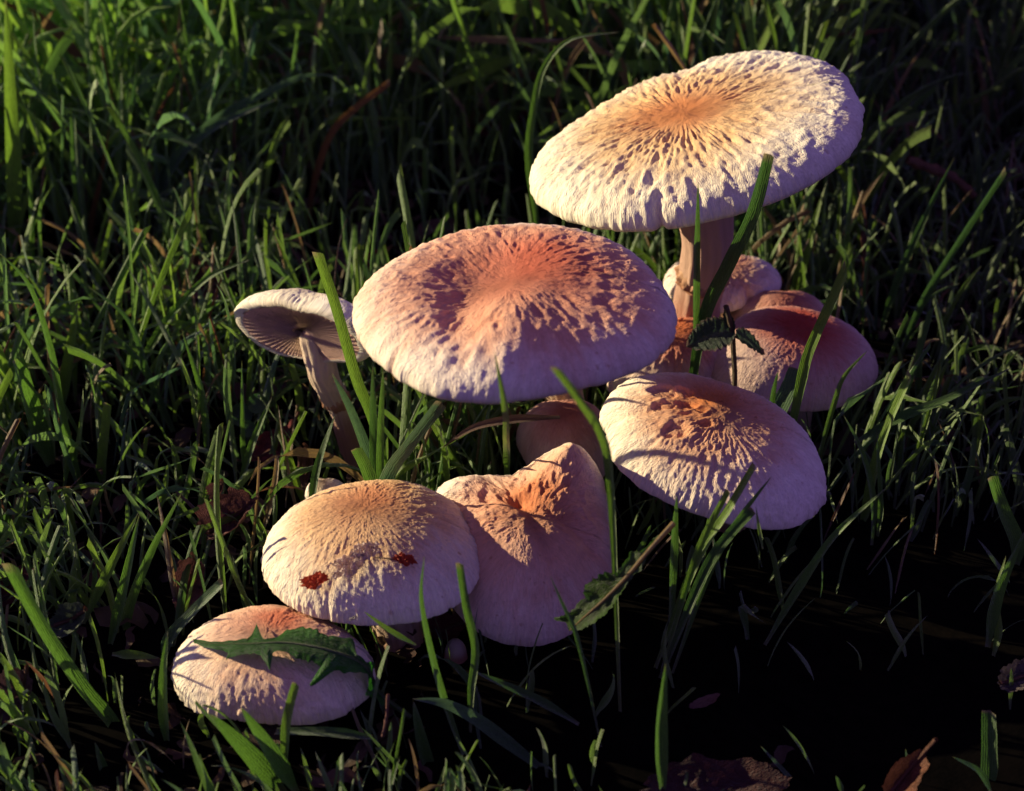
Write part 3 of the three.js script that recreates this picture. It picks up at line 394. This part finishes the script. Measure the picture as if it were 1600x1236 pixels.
{
  const z = 0.079, P = (x, y, dz = 0) => atPlane(x, y, z + dz, 0), u = 0.000158;
  const rib = [P(1052, 818, -0.012), P(1012, 862, -0.004), P(975, 905), P(940, 940, 0.003), P(915, 962, 0.004), P(890, 985, 0.002)];
  const A = [[0, 2, 0], [0.1, 5, 0], [0.16, 14, 4], [0.2, 8, 0], [0.3, 12, 0], [0.36, 32, -8], [0.42, 24, 0], [0.5, 26, 0], [0.56, 48, -4], [0.66, 52, 10], [0.74, 34, 0], [0.82, 30, 20], [0.9, 46, 40], [0.95, 18, 10], [1, 1, 0]];
  const B = [[0, 2, 0], [0.1, 4, 0], [0.2, 9, 0], [0.3, 8, 0], [0.36, 22, 6], [0.42, 12, 0], [0.52, 20, 0], [0.6, 28, 4], [0.7, 34, 0], [0.8, 30, 0], [0.9, 22, 0], [1, 1, 0]];
  lobedLeaf('dandelion_leaf', 'yellowing dandelion leaf with pink rib against the folded mushroom', 'leaf', rib, A.map(([a, b, c]) => [a, b * u * 0.65, c * u]), B.map(([a, b, c]) => [a, b * u * 0.55, c * u]), { col: [[0.06, 0.12, 0.012], [0.05, 0.13, 0.012]], ribCol: [0.5, 0.36, 0.16], seed: 9, lift: V(-0.35, 0.6, 0.7), ribR: 0.0007, n: 150 });
}
{ // the toothed weed in front of the red caps
  const b = atPlane(1148, 612, -0.016, 0); b.y = 0;
  const g = root('weed', 'small weed with dark toothed leaves in front of the foot of the tallest mushroom', 'plant', b);
  const P = (x, y, z = -0.018) => atPlane(x, y, z, 0).sub(b);
  const st = new THREE.TubeGeometry(new THREE.CatmullRomCurve3([V(0, -0.003, 0), P(1148, 600), P(1146, 550), P(1144, 520), P(1134, 478)]), 30, 0.0008, 7); st.setAttribute('color', new THREE.BufferAttribute(new Float32Array(st.attributes.position.count * 3).map((_, i) => [0.16, 0.11, 0.06][i % 3]), 3));
  mesh('stem', st, leafMat, g);
  for (const [pts, w, lf, sd] of [[[[1146, 516], [1112, 524], [1072, 541]], 25, V(-0.1, 0.75, 0.65), 1], [[[1148, 528], [1170, 534], [1195, 552]], 25, V(0.3, 0.9, 0.1), 2], [[[1147, 517], [1140, 500], [1133, 482]], 9, V(-0.6, 0.4, 0.6), 3]]) {
    const cv = new THREE.CatmullRomCurve3(pts.map(([x, y], i) => P(x, y, -0.018 + i * 0.002 * (sd === 1 ? 1 : -0.5))));
    mesh('leaf', grid(60, 10, (i, j) => {
      const s = i / 60, uu = (j - 5) / 5, p = cv.getPointAt(s), t = cv.getTangentAt(s), side = t.clone().cross(lf).normalize(), nor = side.clone().cross(t);
      const o = w * 0.00019 * Math.pow(Math.sin(Math.PI * Math.pow(s, 0.75)), 0.7) * (1 + 0.16 * ((s * 9) % 1)), a = Math.abs(uu);
      p.addScaledVector(side, uu * o).addScaledVector(nor, 0.0014 * a - 0.0006 * Math.abs(Math.sin(s * 20 + a * 3)) * a - 0.001 * s * s);
      const k = 1 + 0.3 * noise(s * 9, uu * 4, sd); return { p, c: mix3([0.09, 0.13, 0.08], s > 0.9 || a > 0.85 ? [0.16, 0.11, 0.08] : [0.045, 0.085, 0.045], smooth(0, 0.25, a)).map((v) => v * k), uv: [s, uu] };
    }), leafMat, g);
  }
}
// ---------------------------------------------------------------- fallen leaves, scraps and twigs
function dryLeaf(label, x, y, h, size, o = {}) { // a curled dead leaf about size pixels long, its middle seen at x, y, h above the ground
  const c = atY(x, y, h), L = size * pxSize(c) / 2, s = o.seed ?? 1, asp = o.asp ?? 0.6, e = new THREE.Euler(...(o.turn ?? [0.3, 0, 0])), col = o.col ?? [[0.10, 0.035, 0.025], [0.17, 0.07, 0.05]];
  const g = root('fallen_leaf', label, 'fallen leaf', c);
  const f = (r, th) => {
    const rr = r * L * (1 + 0.22 * noise(Math.cos(th) * 2, Math.sin(th) * 2, s) + 0.16 * noise(Math.cos(th) * 6, Math.sin(th) * 6, s) * smooth(0.6, 1, r) + (o.point ?? 0.15) * Math.cos(th));
    const X = Math.cos(th) * rr, Z = Math.sin(th) * rr * asp, cr = o.crumple ?? 1;
    return V(X, (o.curl ?? 2) * Z * Z / L + (o.bow ?? 0.5) * X * X / L + cr * 0.35 * L * (0.5 * noise(X / L * 1.6, Z / L * 1.6, s) + 0.30 * Math.abs(noise(X / L * 4, Z / L * 4, s + 3)) + 0.16 * Math.abs(noise(X / L * 9, Z / L * 9, s + 6))), Z).applyEuler(e);
  };
  mesh('leaf_blade', grid(26, 72, (i, j) => { const r = i / 26, th = (j % 72) / 72 * 2 * Math.PI, k = 0.75 + 0.6 * noise(r * 3, th * 2, s) + 0.4 * noise(r * 9 * Math.cos(th), r * 9 * Math.sin(th), s); return { p: f(r, th), c: mix3(col[0], col[1], clamp(k)).map((v) => v * (0.8 + 0.4 * k)), uv: [Math.cos(th) * r, Math.sin(th) * r] }; }, true), dryMat, g);
  if (!o.scrap) {
    const t = new THREE.TubeGeometry(new THREE.CatmullRomCurve3([f(1.3, 0), f(0.9, 0), f(0.5, 0), f(0, 0), f(0.5, Math.PI), f(0.9, Math.PI)].map((p) => p.add(V(0, 0.0002, 0)))), 30, o.rib ?? 0.0005, 6); t.setAttribute('color', new THREE.BufferAttribute(new Float32Array(t.attributes.position.count * 3).map((_, i) => [0.2, 0.09, 0.06][i % 3]), 3));
    mesh('midrib', t, dryMat, g);
  }
  return g;
}
dryLeaf('crumpled dark brown leaf caught in the grass left of the round front mushroom', 365, 812, 0.02, 105, { turn: [0.7, 0.5, 0.3], curl: 3, crumple: 2.2, seed: 2, col: [[0.09, 0.03, 0.03], [0.17, 0.075, 0.07]] });
dryLeaf('reddish brown dead leaf standing on edge above the lowest mushroom', 300, 905, 0.014, 110, { turn: [1.0, 1.2, 0.4], curl: 1.5, crumple: 1.6, asp: 0.45, seed: 5, col: [[0.12, 0.04, 0.035], [0.2, 0.085, 0.075]] });
dryLeaf('small curled brown scrap above the crumpled leaf', 345, 768, 0.03, 40, { turn: [0.6, 0.8, 0.7], curl: 3, crumple: 2, seed: 8, col: [[0.09, 0.03, 0.03], [0.16, 0.07, 0.06]] });
dryLeaf('pinkish red withered leaf behind the gilled mushroom', 318, 440, 0.012, 110, { turn: [0.9, -0.5, 0.2], curl: 1.5, crumple: 1.8, seed: 11, col: [[0.17, 0.03, 0.035], [0.25, 0.09, 0.09]] });
dryLeaf('dark red leaf lying in the shade behind the broad cap', 772, 195, 0.015, 95, { turn: [0.6, 0.3, 0], curl: 1, seed: 14, col: [[0.14, 0.012, 0.015], [0.2, 0.03, 0.03]] });
dryLeaf('dim brown leaf in the grass far behind the broad cap', 365, 92, 0.03, 90, { turn: [0.8, 0.2, 0], curl: 1, seed: 15, col: [[0.08, 0.035, 0.025], [0.12, 0.06, 0.045]] });
dryLeaf('red leaf in the dark between the gilled mushroom and the tallest cap', 585, 420, 0.012, 60, { turn: [0.7, 0.6, 0.2], curl: 2, seed: 17, col: [[0.16, 0.025, 0.03], [0.24, 0.06, 0.06]] });
dryLeaf('wide dark brown leaf lying flat at the bottom edge', 1090, 1240, 0.005, 240, { scrap: 1, turn: [0.5, 0.1, 0], curl: 0.8, bow: 0.1, crumple: 0.4, asp: 0.4, seed: 21, col: [[0.035, 0.011, 0.011], [0.055, 0.02, 0.018]] });
dryLeaf('folded orange brown leaf with a raised point in the lower right corner', 1400, 1228, 0.006, 84, { turn: [0.55, 0.85, 0.25], curl: 2.2, crumple: 0.5, asp: 0.5, point: 0.5, seed: 24, col: [[0.12, 0.04, 0.022], [0.17, 0.065, 0.035]] });
dryLeaf('small pinkish leaf chip on the dark ground', 1096, 1099, 0.004, 52, { turn: [0.5, 0.3, 0.1], curl: 1, asp: 0.3, scrap: 1, seed: 26, col: [[0.25, 0.12, 0.09], [0.34, 0.18, 0.14]] });
dryLeaf('grey leaf at the right edge near the bottom', 1588, 1062, 0.006, 80, { turn: [0.5, 0.3, 0.1], curl: 1.2, seed: 28, col: [[0.07, 0.05, 0.05], [0.13, 0.1, 0.1]] });
dryLeaf('purple brown leaf in the lower left corner', 25, 1085, 0.010, 100, { turn: [0.9, 0.9, 0.2], curl: 1.4, crumple: 1.4, seed: 31, col: [[0.07, 0.03, 0.04], [0.13, 0.07, 0.08]] });
dryLeaf('grey green withered leaf beside the big wide blade', 112, 968, 0.018, 75, { turn: [0.8, 0.4, 0.3], curl: 1.6, crumple: 1.3, seed: 33, col: [[0.06, 0.085, 0.055], [0.1, 0.13, 0.09]] });
dryLeaf('dark red leaf at the left edge under the crossing blades', 15, 930, 0.006, 90, { turn: [0.4, 0.4, 0.1], curl: 1, seed: 35, col: [[0.12, 0.015, 0.02], [0.17, 0.03, 0.03]] });
dryLeaf('withered pink strip beside the foot of the gilled mushroom', 482, 725, 0.012, 70, { turn: [0.5, 1.3, 0.9], curl: 2, asp: 0.25, seed: 37, col: [[0.2, 0.08, 0.08], [0.3, 0.15, 0.14]] });
dryLeaf('dark red scrap in the shade below the gilled mushroom', 425, 705, 0.006, 80, { turn: [0.4, 0.5, 0.2], curl: 1, seed: 39, col: [[0.13, 0.015, 0.02], [0.2, 0.04, 0.04]] });
dryLeaf('dark red leaf under the two front caps', 690, 985, 0.004, 70, { turn: [0.5, 0.2, 0], curl: 0.8, seed: 41, col: [[0.14, 0.02, 0.02], [0.18, 0.04, 0.04]] });
function scrap(label, key, x, y, size, asp, rot, seed, crumple, col, lift = 0.0006) { // a torn bit of leaf lying on a cap
  const c = onCap(x, y, [key], 0), w = size * pxSize(c) / 2, q = [[-1, 0], [1, 0], [0, -1], [0, 1]].map(([i, j]) => onCap(x + i * 9, y + j * 7, [key], 0));
  const ex = q[1].clone().sub(q[0]).normalize(), n = ex.clone().cross(q[2].clone().sub(q[3])).normalize(); if (n.y < 0) n.negate();
  const a = ex.clone().applyAxisAngle(n, rot), b = n.clone().cross(a);
  const g = grid(22, 64, (i, j) => {
    const r = i / 22, th = (j % 64) / 64 * 2 * Math.PI, cx = Math.cos(th), sx = Math.sin(th);
    const rr = r * w * (1 + 0.3 * noise(cx * 1.7, sx * 1.7, seed) + smooth(0.5, 1, r) * (0.34 * noise(cx * 4.5, sx * 4.5, seed) + 0.18 * noise(cx * 11, sx * 11, seed))), X = cx * rr, Z = sx * rr * asp;
    const h = crumple * w * (0.5 * Math.abs(noise(X / w * 2.2, Z / w * 2.2, seed + 2)) + 0.45 * Math.abs(noise(X / w * 5, Z / w * 5, seed)) + 0.16 * noise(X / w * 12, Z / w * 12, seed)) + 0.25 * crumple * w * r * r * Math.max(0, noise(cx * 2, sx * 2, seed + 5));
    const k = 0.85 + 0.5 * noise(X / w * 4, Z / w * 4, seed + 1) + 0.2 * noise(X / w * 14, Z / w * 14, seed);
    return { p: V(0, 0, 0).addScaledVector(a, X).addScaledVector(b, Z).addScaledVector(n, lift + 0.0012 + h - (X * X + Z * Z) * 11), c: mix3(col[0], col[1], clamp(k)).map((v) => v * (0.7 + 0.35 * k)), uv: [X / w, Z / w] };
  }, true);
  const m = mesh('leaf_scrap', g, scrapMat); m.position.copy(c); return tag(m, label, 'leaf scrap');
}
const RED = [[0.45, 0.03, 0.015], [0.66, 0.10, 0.04]], PALE = [[0.74, 0.50, 0.42], [0.90, 0.72, 0.62]];
scrap('left red scrap of leaf on the round front mushroom', 'spotted', 497, 907, 46, 0.5, 0.35, 3, 0.9, RED);
scrap('lower crumpled pale shred of leaf in the middle of the round front mushroom', 'spotted', 547, 888, 56, 0.62, 0.55, 5, 1.1, PALE);
scrap('upper crumpled pale shred of leaf in the middle of the round front mushroom', 'spotted', 574, 868, 46, 0.6, 0.35, 6, 1.1, PALE);
scrap('right red scrap of leaf on the round front mushroom', 'spotted', 631, 879, 36, 0.5, -0.3, 8, 0.9, RED);
scrap('tiny white flake on the front edge of the round front mushroom', 'spotted', 556, 961, 16, 0.35, 0.4, 11, 0.4, [[0.7, 0.62, 0.5], [0.8, 0.72, 0.6]]);
{
  const P = [[585, 873], [600, 874], [616, 878]].map(([x, y]) => onCap(x, y, ['spotted'], 0.0008)), o = P[0].clone();
  const t = new THREE.TubeGeometry(new THREE.CatmullRomCurve3(P.map((p) => p.clone().sub(o))), 16, 0.00018, 6); t.setAttribute('color', new THREE.BufferAttribute(new Float32Array(t.attributes.position.count * 3).map((_, i) => [0.5, 0.3, 0.2][i % 3]), 3));
  const m = mesh('leaf_stalk', t, dryMat); m.position.copy(o); tag(m, 'thin thread between the pale shreds and the right red scrap', 'leaf stalk');
}
function twig(label, pts, w, z0, col) {
  const P = pts.map(([x, y]) => atPlane(x, y, z0, 0)), base = P[0].clone(), r = w * pxSize(base) / 2, cv = new THREE.CatmullRomCurve3(P.map((p) => p.clone().sub(base)));
  const fr = cv.computeFrenetFrames(40), g = grid(40, 10, (i, j) => { const s = i / 40, th = (j % 10) / 10 * 2 * Math.PI, rr = r * (1 + 0.35 * noise(s * 9, Math.cos(th), w) + 0.3 * Math.exp(-(((s * 4) % 1 - 0.5) ** 2) * 60)) * (1 - 0.3 * s); return { p: cv.getPointAt(s).addScaledVector(fr.normals[i], Math.cos(th) * rr).addScaledVector(fr.binormals[i], Math.sin(th) * rr), c: col.map((v) => v * (1 + 0.4 * noise(s * 14, th, 3))), uv: [s * 3, th] }; }, true);
  const m = mesh('twig', g, dryMat); m.position.copy(base); return tag(m, label, 'twig');
}
twig('brown knobbly dead stalk in the grass right of the tallest cap', [[1418, 250], [1450, 262], [1490, 278], [1522, 306]], 16, -0.17, [0.28, 0.13, 0.07]);
twig('thin reddish stalk lying behind the tiny mushroom', [[468, 700], [470, 740], [478, 775]], 8, -0.012, [0.26, 0.12, 0.1]);
twig('pale pink stalk lying in the dark below the lowest mushroom', [[598, 1150], [604, 1120], [606, 1085]], 6, 0.1, [0.34, 0.16, 0.14]);
twig('dark red upright stalk right of the small notched mushroom', [[1350, 470], [1352, 420], [1348, 362]], 9, -0.12, [0.18, 0.06, 0.05]);
{ // round clover leaves in the shade of the gilled mushroom
  const b = atY(385, 690, 0), g = root('clover', 'round green clover leaves in the shade left of the gilled mushroom', 'plant', b);
  for (const [x, y, r, a] of [[377, 645, 19, 0], [402, 628, 16, 1], [388, 668, 13, 2]]) {
    const c = atPlane(x, y, b.z + 0.006 * a, 0).sub(b), R = r * 0.0002;
    mesh('leaf', grid(12, 36, (i, j) => { const q = i / 12, th = (j % 36) / 36 * 2 * Math.PI, rr = q * R * (1 - 0.25 * Math.exp(-((th - 3.1) ** 2) * 6)); return { p: V(Math.cos(th) * rr, Math.sin(th) * rr * 0.8, -Math.sin(th) * rr * 0.6 + 0.3 * rr * rr / R).add(c), c: [0.05, 0.13, 0.03].map((v) => v * (0.9 + 0.5 * q * Math.abs(Math.sin(th)))), uv: [q, th] }; }, true), leafMat, g);
    const t = new THREE.TubeGeometry(new THREE.CatmullRomCurve3([V(0, -0.002, 0), c.clone().multiplyScalar(0.5).add(V(0.001, 0, 0)), c]), 12, 0.0005, 5); t.setAttribute('color', new THREE.BufferAttribute(new Float32Array(t.attributes.position.count * 3).map((_, i) => [0.08, 0.12, 0.04][i % 3]), 3)); mesh('stalk', t, leafMat, g);
  }
}

// ---------------------------------------------------------------- the lawn
{
  const R = rng(20241), capList = Object.values(CAPS).map((m) => { const c = toPx(V(...m.at).add(V(0, m.H, 0))), r = m.R.reduce((a, b) => a + b) / m.R.length; return { x: c[0], y: c[1], d: c[2], rx: r * 1.12 / (c[2] * TA / 618), ry: r * 0.72 / (c[2] * TA / 618), wx: m.at[0], wz: m.at[2], wy: m.at[1], r }; });
  const variants = [], paths = [];
  for (let v = 0; v < 18; v++) { // unit blades: foot at the origin, 1 high along the path, bent towards +z
    const kind = v % 6, a0 = 0.08 + 0.2 * R(), bend = [0.2, 0.4, 0.7, 1.2, 0.12, 1.9][kind] * (0.8 + 0.4 * R()), kink = kind === 3 && R() < 0.7, P = [V(0, -0.06, 0)]; let y = 0, z = 0, x = 0;
    for (let i = 1; i <= 10; i++) { const s = i / 10, a = a0 + bend * (kink ? smooth(0.45, 0.6, s) : s * s); y += Math.cos(a) * 0.1; z += Math.sin(a) * 0.1; x += 0.012 * Math.sin(s * 4 + v); P.push(V(x, y, z)); }
    paths.push([3, 5, 7, 8, 9, 10].map((i) => P[i]));
    variants.push(ribbon(new THREE.CatmullRomCurve3(P), 9, 0.075, { cut: [1.5, 0, 2.5, 0, 3, 0][kind], fold: 0.2, twist: [(R() - 0.5) * 0.6, (R() - 0.5) * 1.8], col: [[0.8, 0.8, 0.8], [1, 1, 1]], seed: v + 40, eye: V(0, 0.8, 4) }));
    const C = variants[v].attributes.color; for (let i = 0; i < C.count; i++) { const r = C.getX(i); if (r < 0.5) continue; const t = C.getY(i) / r; C.setXYZ(i, r, r * t, C.getZ(i)); }
  }
  const bare = (x, z) => smooth(-0.01, 0.04, x) * smooth(-0.02, 0.035, z) * (1 - 0.45 * smooth(0.13, 0.19, x));
  const H = (x, z) => { // how high the grass grows
    let h = 0.058 + 0.06 * smooth(-0.1, -0.4, z) + 0.01 * fbm(x * 8, z * 8, 4, 2) * 2;
    h *= 1 - 0.5 * smooth(0.07, 0.17, x) * smooth(-0.55, -0.25, z);
    h *= 1 - 0.65 * gauss(d2(x, z, -0.025, -0.17, 0.11, 0.08)); h *= 1 - 0.5 * smooth(0.03, 0.1, z); h *= 1 - 0.4 * gauss(d2(x, z, -0.12, 0.02, 0.07, 0.06));
    h += 0.04 * gauss(d2(x, z, 0.10, -0.22, 0.06, 0.07)); h *= 1 - 0.62 * smooth(-0.26, -0.42, x + 0.3 * Math.min(0, z + 0.1));  // clump raised to shade the right; outer left lowered to admit sun
    return h * (1 - 0.55 * bare(x, z));
  };
  const D = (x, z) => { // how dense it grows
    let d = (1 - 0.5 * smooth(0.08, 0.16, x)) * (1 - 0.74 * bare(x, z));  d *= 1 - 0.85 * gauss(d2(x, z, -0.025, -0.165, 0.11, 0.08)); d *= 1 - 0.5 * gauss(d2(x, z, -0.07, 0.0, 0.05, 0.05));
    d *= 1 - 0.35 * smooth(0.02, 0.1, z); return (0.95 - 0.38 * smooth(-0.22, -0.36, z) - 0.14 * smooth(-0.05, -0.1, x) * smooth(-0.2, -0.05, z)) * d * (0.75 + 0.9 * noise(x * 14, z * 14, 8));
  };
  const list = variants.map(() => []), M = new THREE.Matrix4(), Q = new THREE.Quaternion(), E3 = new THREE.Euler(), tint = new THREE.Color();
  const hid = (p) => { const [x, y, d] = toPx(p); return capList.some((c) => ((x - c.x) / c.rx) ** 2 + ((y - c.y) / c.ry) ** 2 < 1.1 && d < c.d + c.r * 0.9); };
  const near2 = (x, y, d) => heroPx.some((q) => Math.abs(x - q[0]) < 9 && Math.abs(y - q[1]) < 14 && d < q[2] + 0.004);
  const cover = (p) => { const [x, y, d] = toPx(p); return near2(x, y, d); };
  for (let i = 0; i <= 8; i++) for (const o of [-14, 0, 14]) heroPx.push([mix(512, 548, i / 8) + o, mix(560, 705, i / 8), toPx(V(-0.05, 0.025, -0.033))[2]]); // the gilled mushroom's stem stays clear
  let placed = 0;
  for (let i = 0; i < 72000; i++) {
    const near = i < 56000, x = near ? mix(-0.42, 0.42, R()) : mix(-1.1, 0.7, R()), z = near ? mix(-0.72, 0.15, R()) : mix(-1.3, 0.3, R());
    if (!near && x > -0.42 && x < 0.42 && z > -0.72) { R(); continue; }
    if (near && (Math.abs(x) > 0.14 + 0.36 * (0.16 - z) || R() > D(x, z))) continue;
    let h = H(x, z) * (0.35 + 0.95 * R()) * (R() < 0.12 ? 1.35 : 1); const foot = capList.some((c) => Math.hypot(x - c.wx, z - c.wz) < c.r * 0.9);
    if (foot) { if (R() < 0.3) continue; h = Math.min(h, 0.012 + 0.014 * R(), capList.reduce((a, c) => Math.hypot(x - c.wx, z - c.wz) < c.r ? Math.min(a, c.wy - 0.005) : a, 1)); }  // stubble added under the caps to keep low sun off the soil
    if (z > 0.1) h = Math.min(h, 0.02 + 0.01 * R());
    let v = Math.floor(R() * 18); const yaw = R() * 6.283, w = (0.0012 + 0.0023 * R() * R() ** 0.5) * (h < 0.03 ? 0.8 : 1), y = groundY(x, z), lz = z < -0.1 ? 0.5 : 0.7, lean = (R() - 0.4) * 0.9 * lz, roll = (R() - 0.5) * 0.8 * lz, cr = R(), cg = R(), cb = R();
    if (h < 0.024 && [2, 3, 5].includes(v % 6)) v -= v % 6 === 5 ? 1 : v % 6 === 3 ? 2 : 1;
    if (bare(x, z) > 0.4 && h < 0.014) continue;
    const skip = foot && R() < 0.8;
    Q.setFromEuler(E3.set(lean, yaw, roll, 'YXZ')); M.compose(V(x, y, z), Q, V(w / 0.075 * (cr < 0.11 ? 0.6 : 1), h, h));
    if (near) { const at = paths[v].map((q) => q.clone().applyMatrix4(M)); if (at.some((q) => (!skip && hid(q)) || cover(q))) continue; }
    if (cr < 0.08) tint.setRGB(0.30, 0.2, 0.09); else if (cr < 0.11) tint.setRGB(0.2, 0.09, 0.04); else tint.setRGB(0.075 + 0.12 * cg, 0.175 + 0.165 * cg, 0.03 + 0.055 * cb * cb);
    if (cr >= 0.11) tint.multiplyScalar((1 + 0.25 * smooth(-0.06, -0.13, x)) * (1 + 0.6 * smooth(-0.12, -0.35, z) * smooth(0.1, -0.05, x)) - 0.4 * smooth(0.08, 0.18, x));  // sunlight painted into the tint at left and back left, shade at right
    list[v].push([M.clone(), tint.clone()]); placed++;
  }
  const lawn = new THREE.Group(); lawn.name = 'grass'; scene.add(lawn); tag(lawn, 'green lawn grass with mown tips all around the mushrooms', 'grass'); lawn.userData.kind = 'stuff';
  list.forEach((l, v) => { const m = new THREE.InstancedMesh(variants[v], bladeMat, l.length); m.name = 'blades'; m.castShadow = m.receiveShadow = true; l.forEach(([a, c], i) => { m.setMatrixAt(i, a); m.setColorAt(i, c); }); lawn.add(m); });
  console.log('grass blades', placed);
  // withered bits between the blades
  const bit = [0, 1, 2].map((v) => ribbon(new THREE.CatmullRomCurve3([V(-0.5, 0, 0), V(-0.15, 0.12 * v, 0.1), V(0.2, 0.1, -0.08 * v), V(0.5, 0.05, 0.1)]), 7, [0.12, 0.3, 0.5][v], { cut: v === 2 ? 2 : 0, col: [[0.9, 0.9, 0.9], [1, 1, 1]], seed: 70 + v, eye: V(0, 4, 1), fold: 0.1 }));
  const lit = bit.map(() => []);
  for (let i = 0; i < 7000; i++) {
    const x = mix(-0.42, 0.42, R()), z = mix(-0.7, 0.15, R()), v = Math.floor(R() * 3), s = 0.006 + 0.018 * R() * R();
    if (x > -0.02 && z > -0.03 && R() < 0.985) continue;
    Q.setFromEuler(E3.set((R() - 0.5) * 1.2, R() * 6.28, (R() - 0.5) * 0.8)); M.compose(V(x, groundY(x, z) + 0.001 + 0.006 * R() * R(), z), Q, V(s, s, s)); const k = 0.4 + 0.8 * R(); tint.setRGB(0.16 * k, 0.09 * k * (0.8 + 0.4 * R()), 0.055 * k); lit[v].push([M.clone(), tint.clone()]);
  }
  const dead = new THREE.Group(); dead.name = 'leaf_litter'; scene.add(dead); tag(dead, 'brown withered bits of grass and leaf on the soil', 'litter'); dead.userData.kind = 'stuff';
  lit.forEach((l, v) => { const m = new THREE.InstancedMesh(bit[v], dryMat, l.length); m.name = 'bits'; m.castShadow = m.receiveShadow = true; l.forEach(([a, c], i) => { m.setMatrixAt(i, a); m.setColorAt(i, c); }); dead.add(m); });
}
renderer.render(scene, camera);
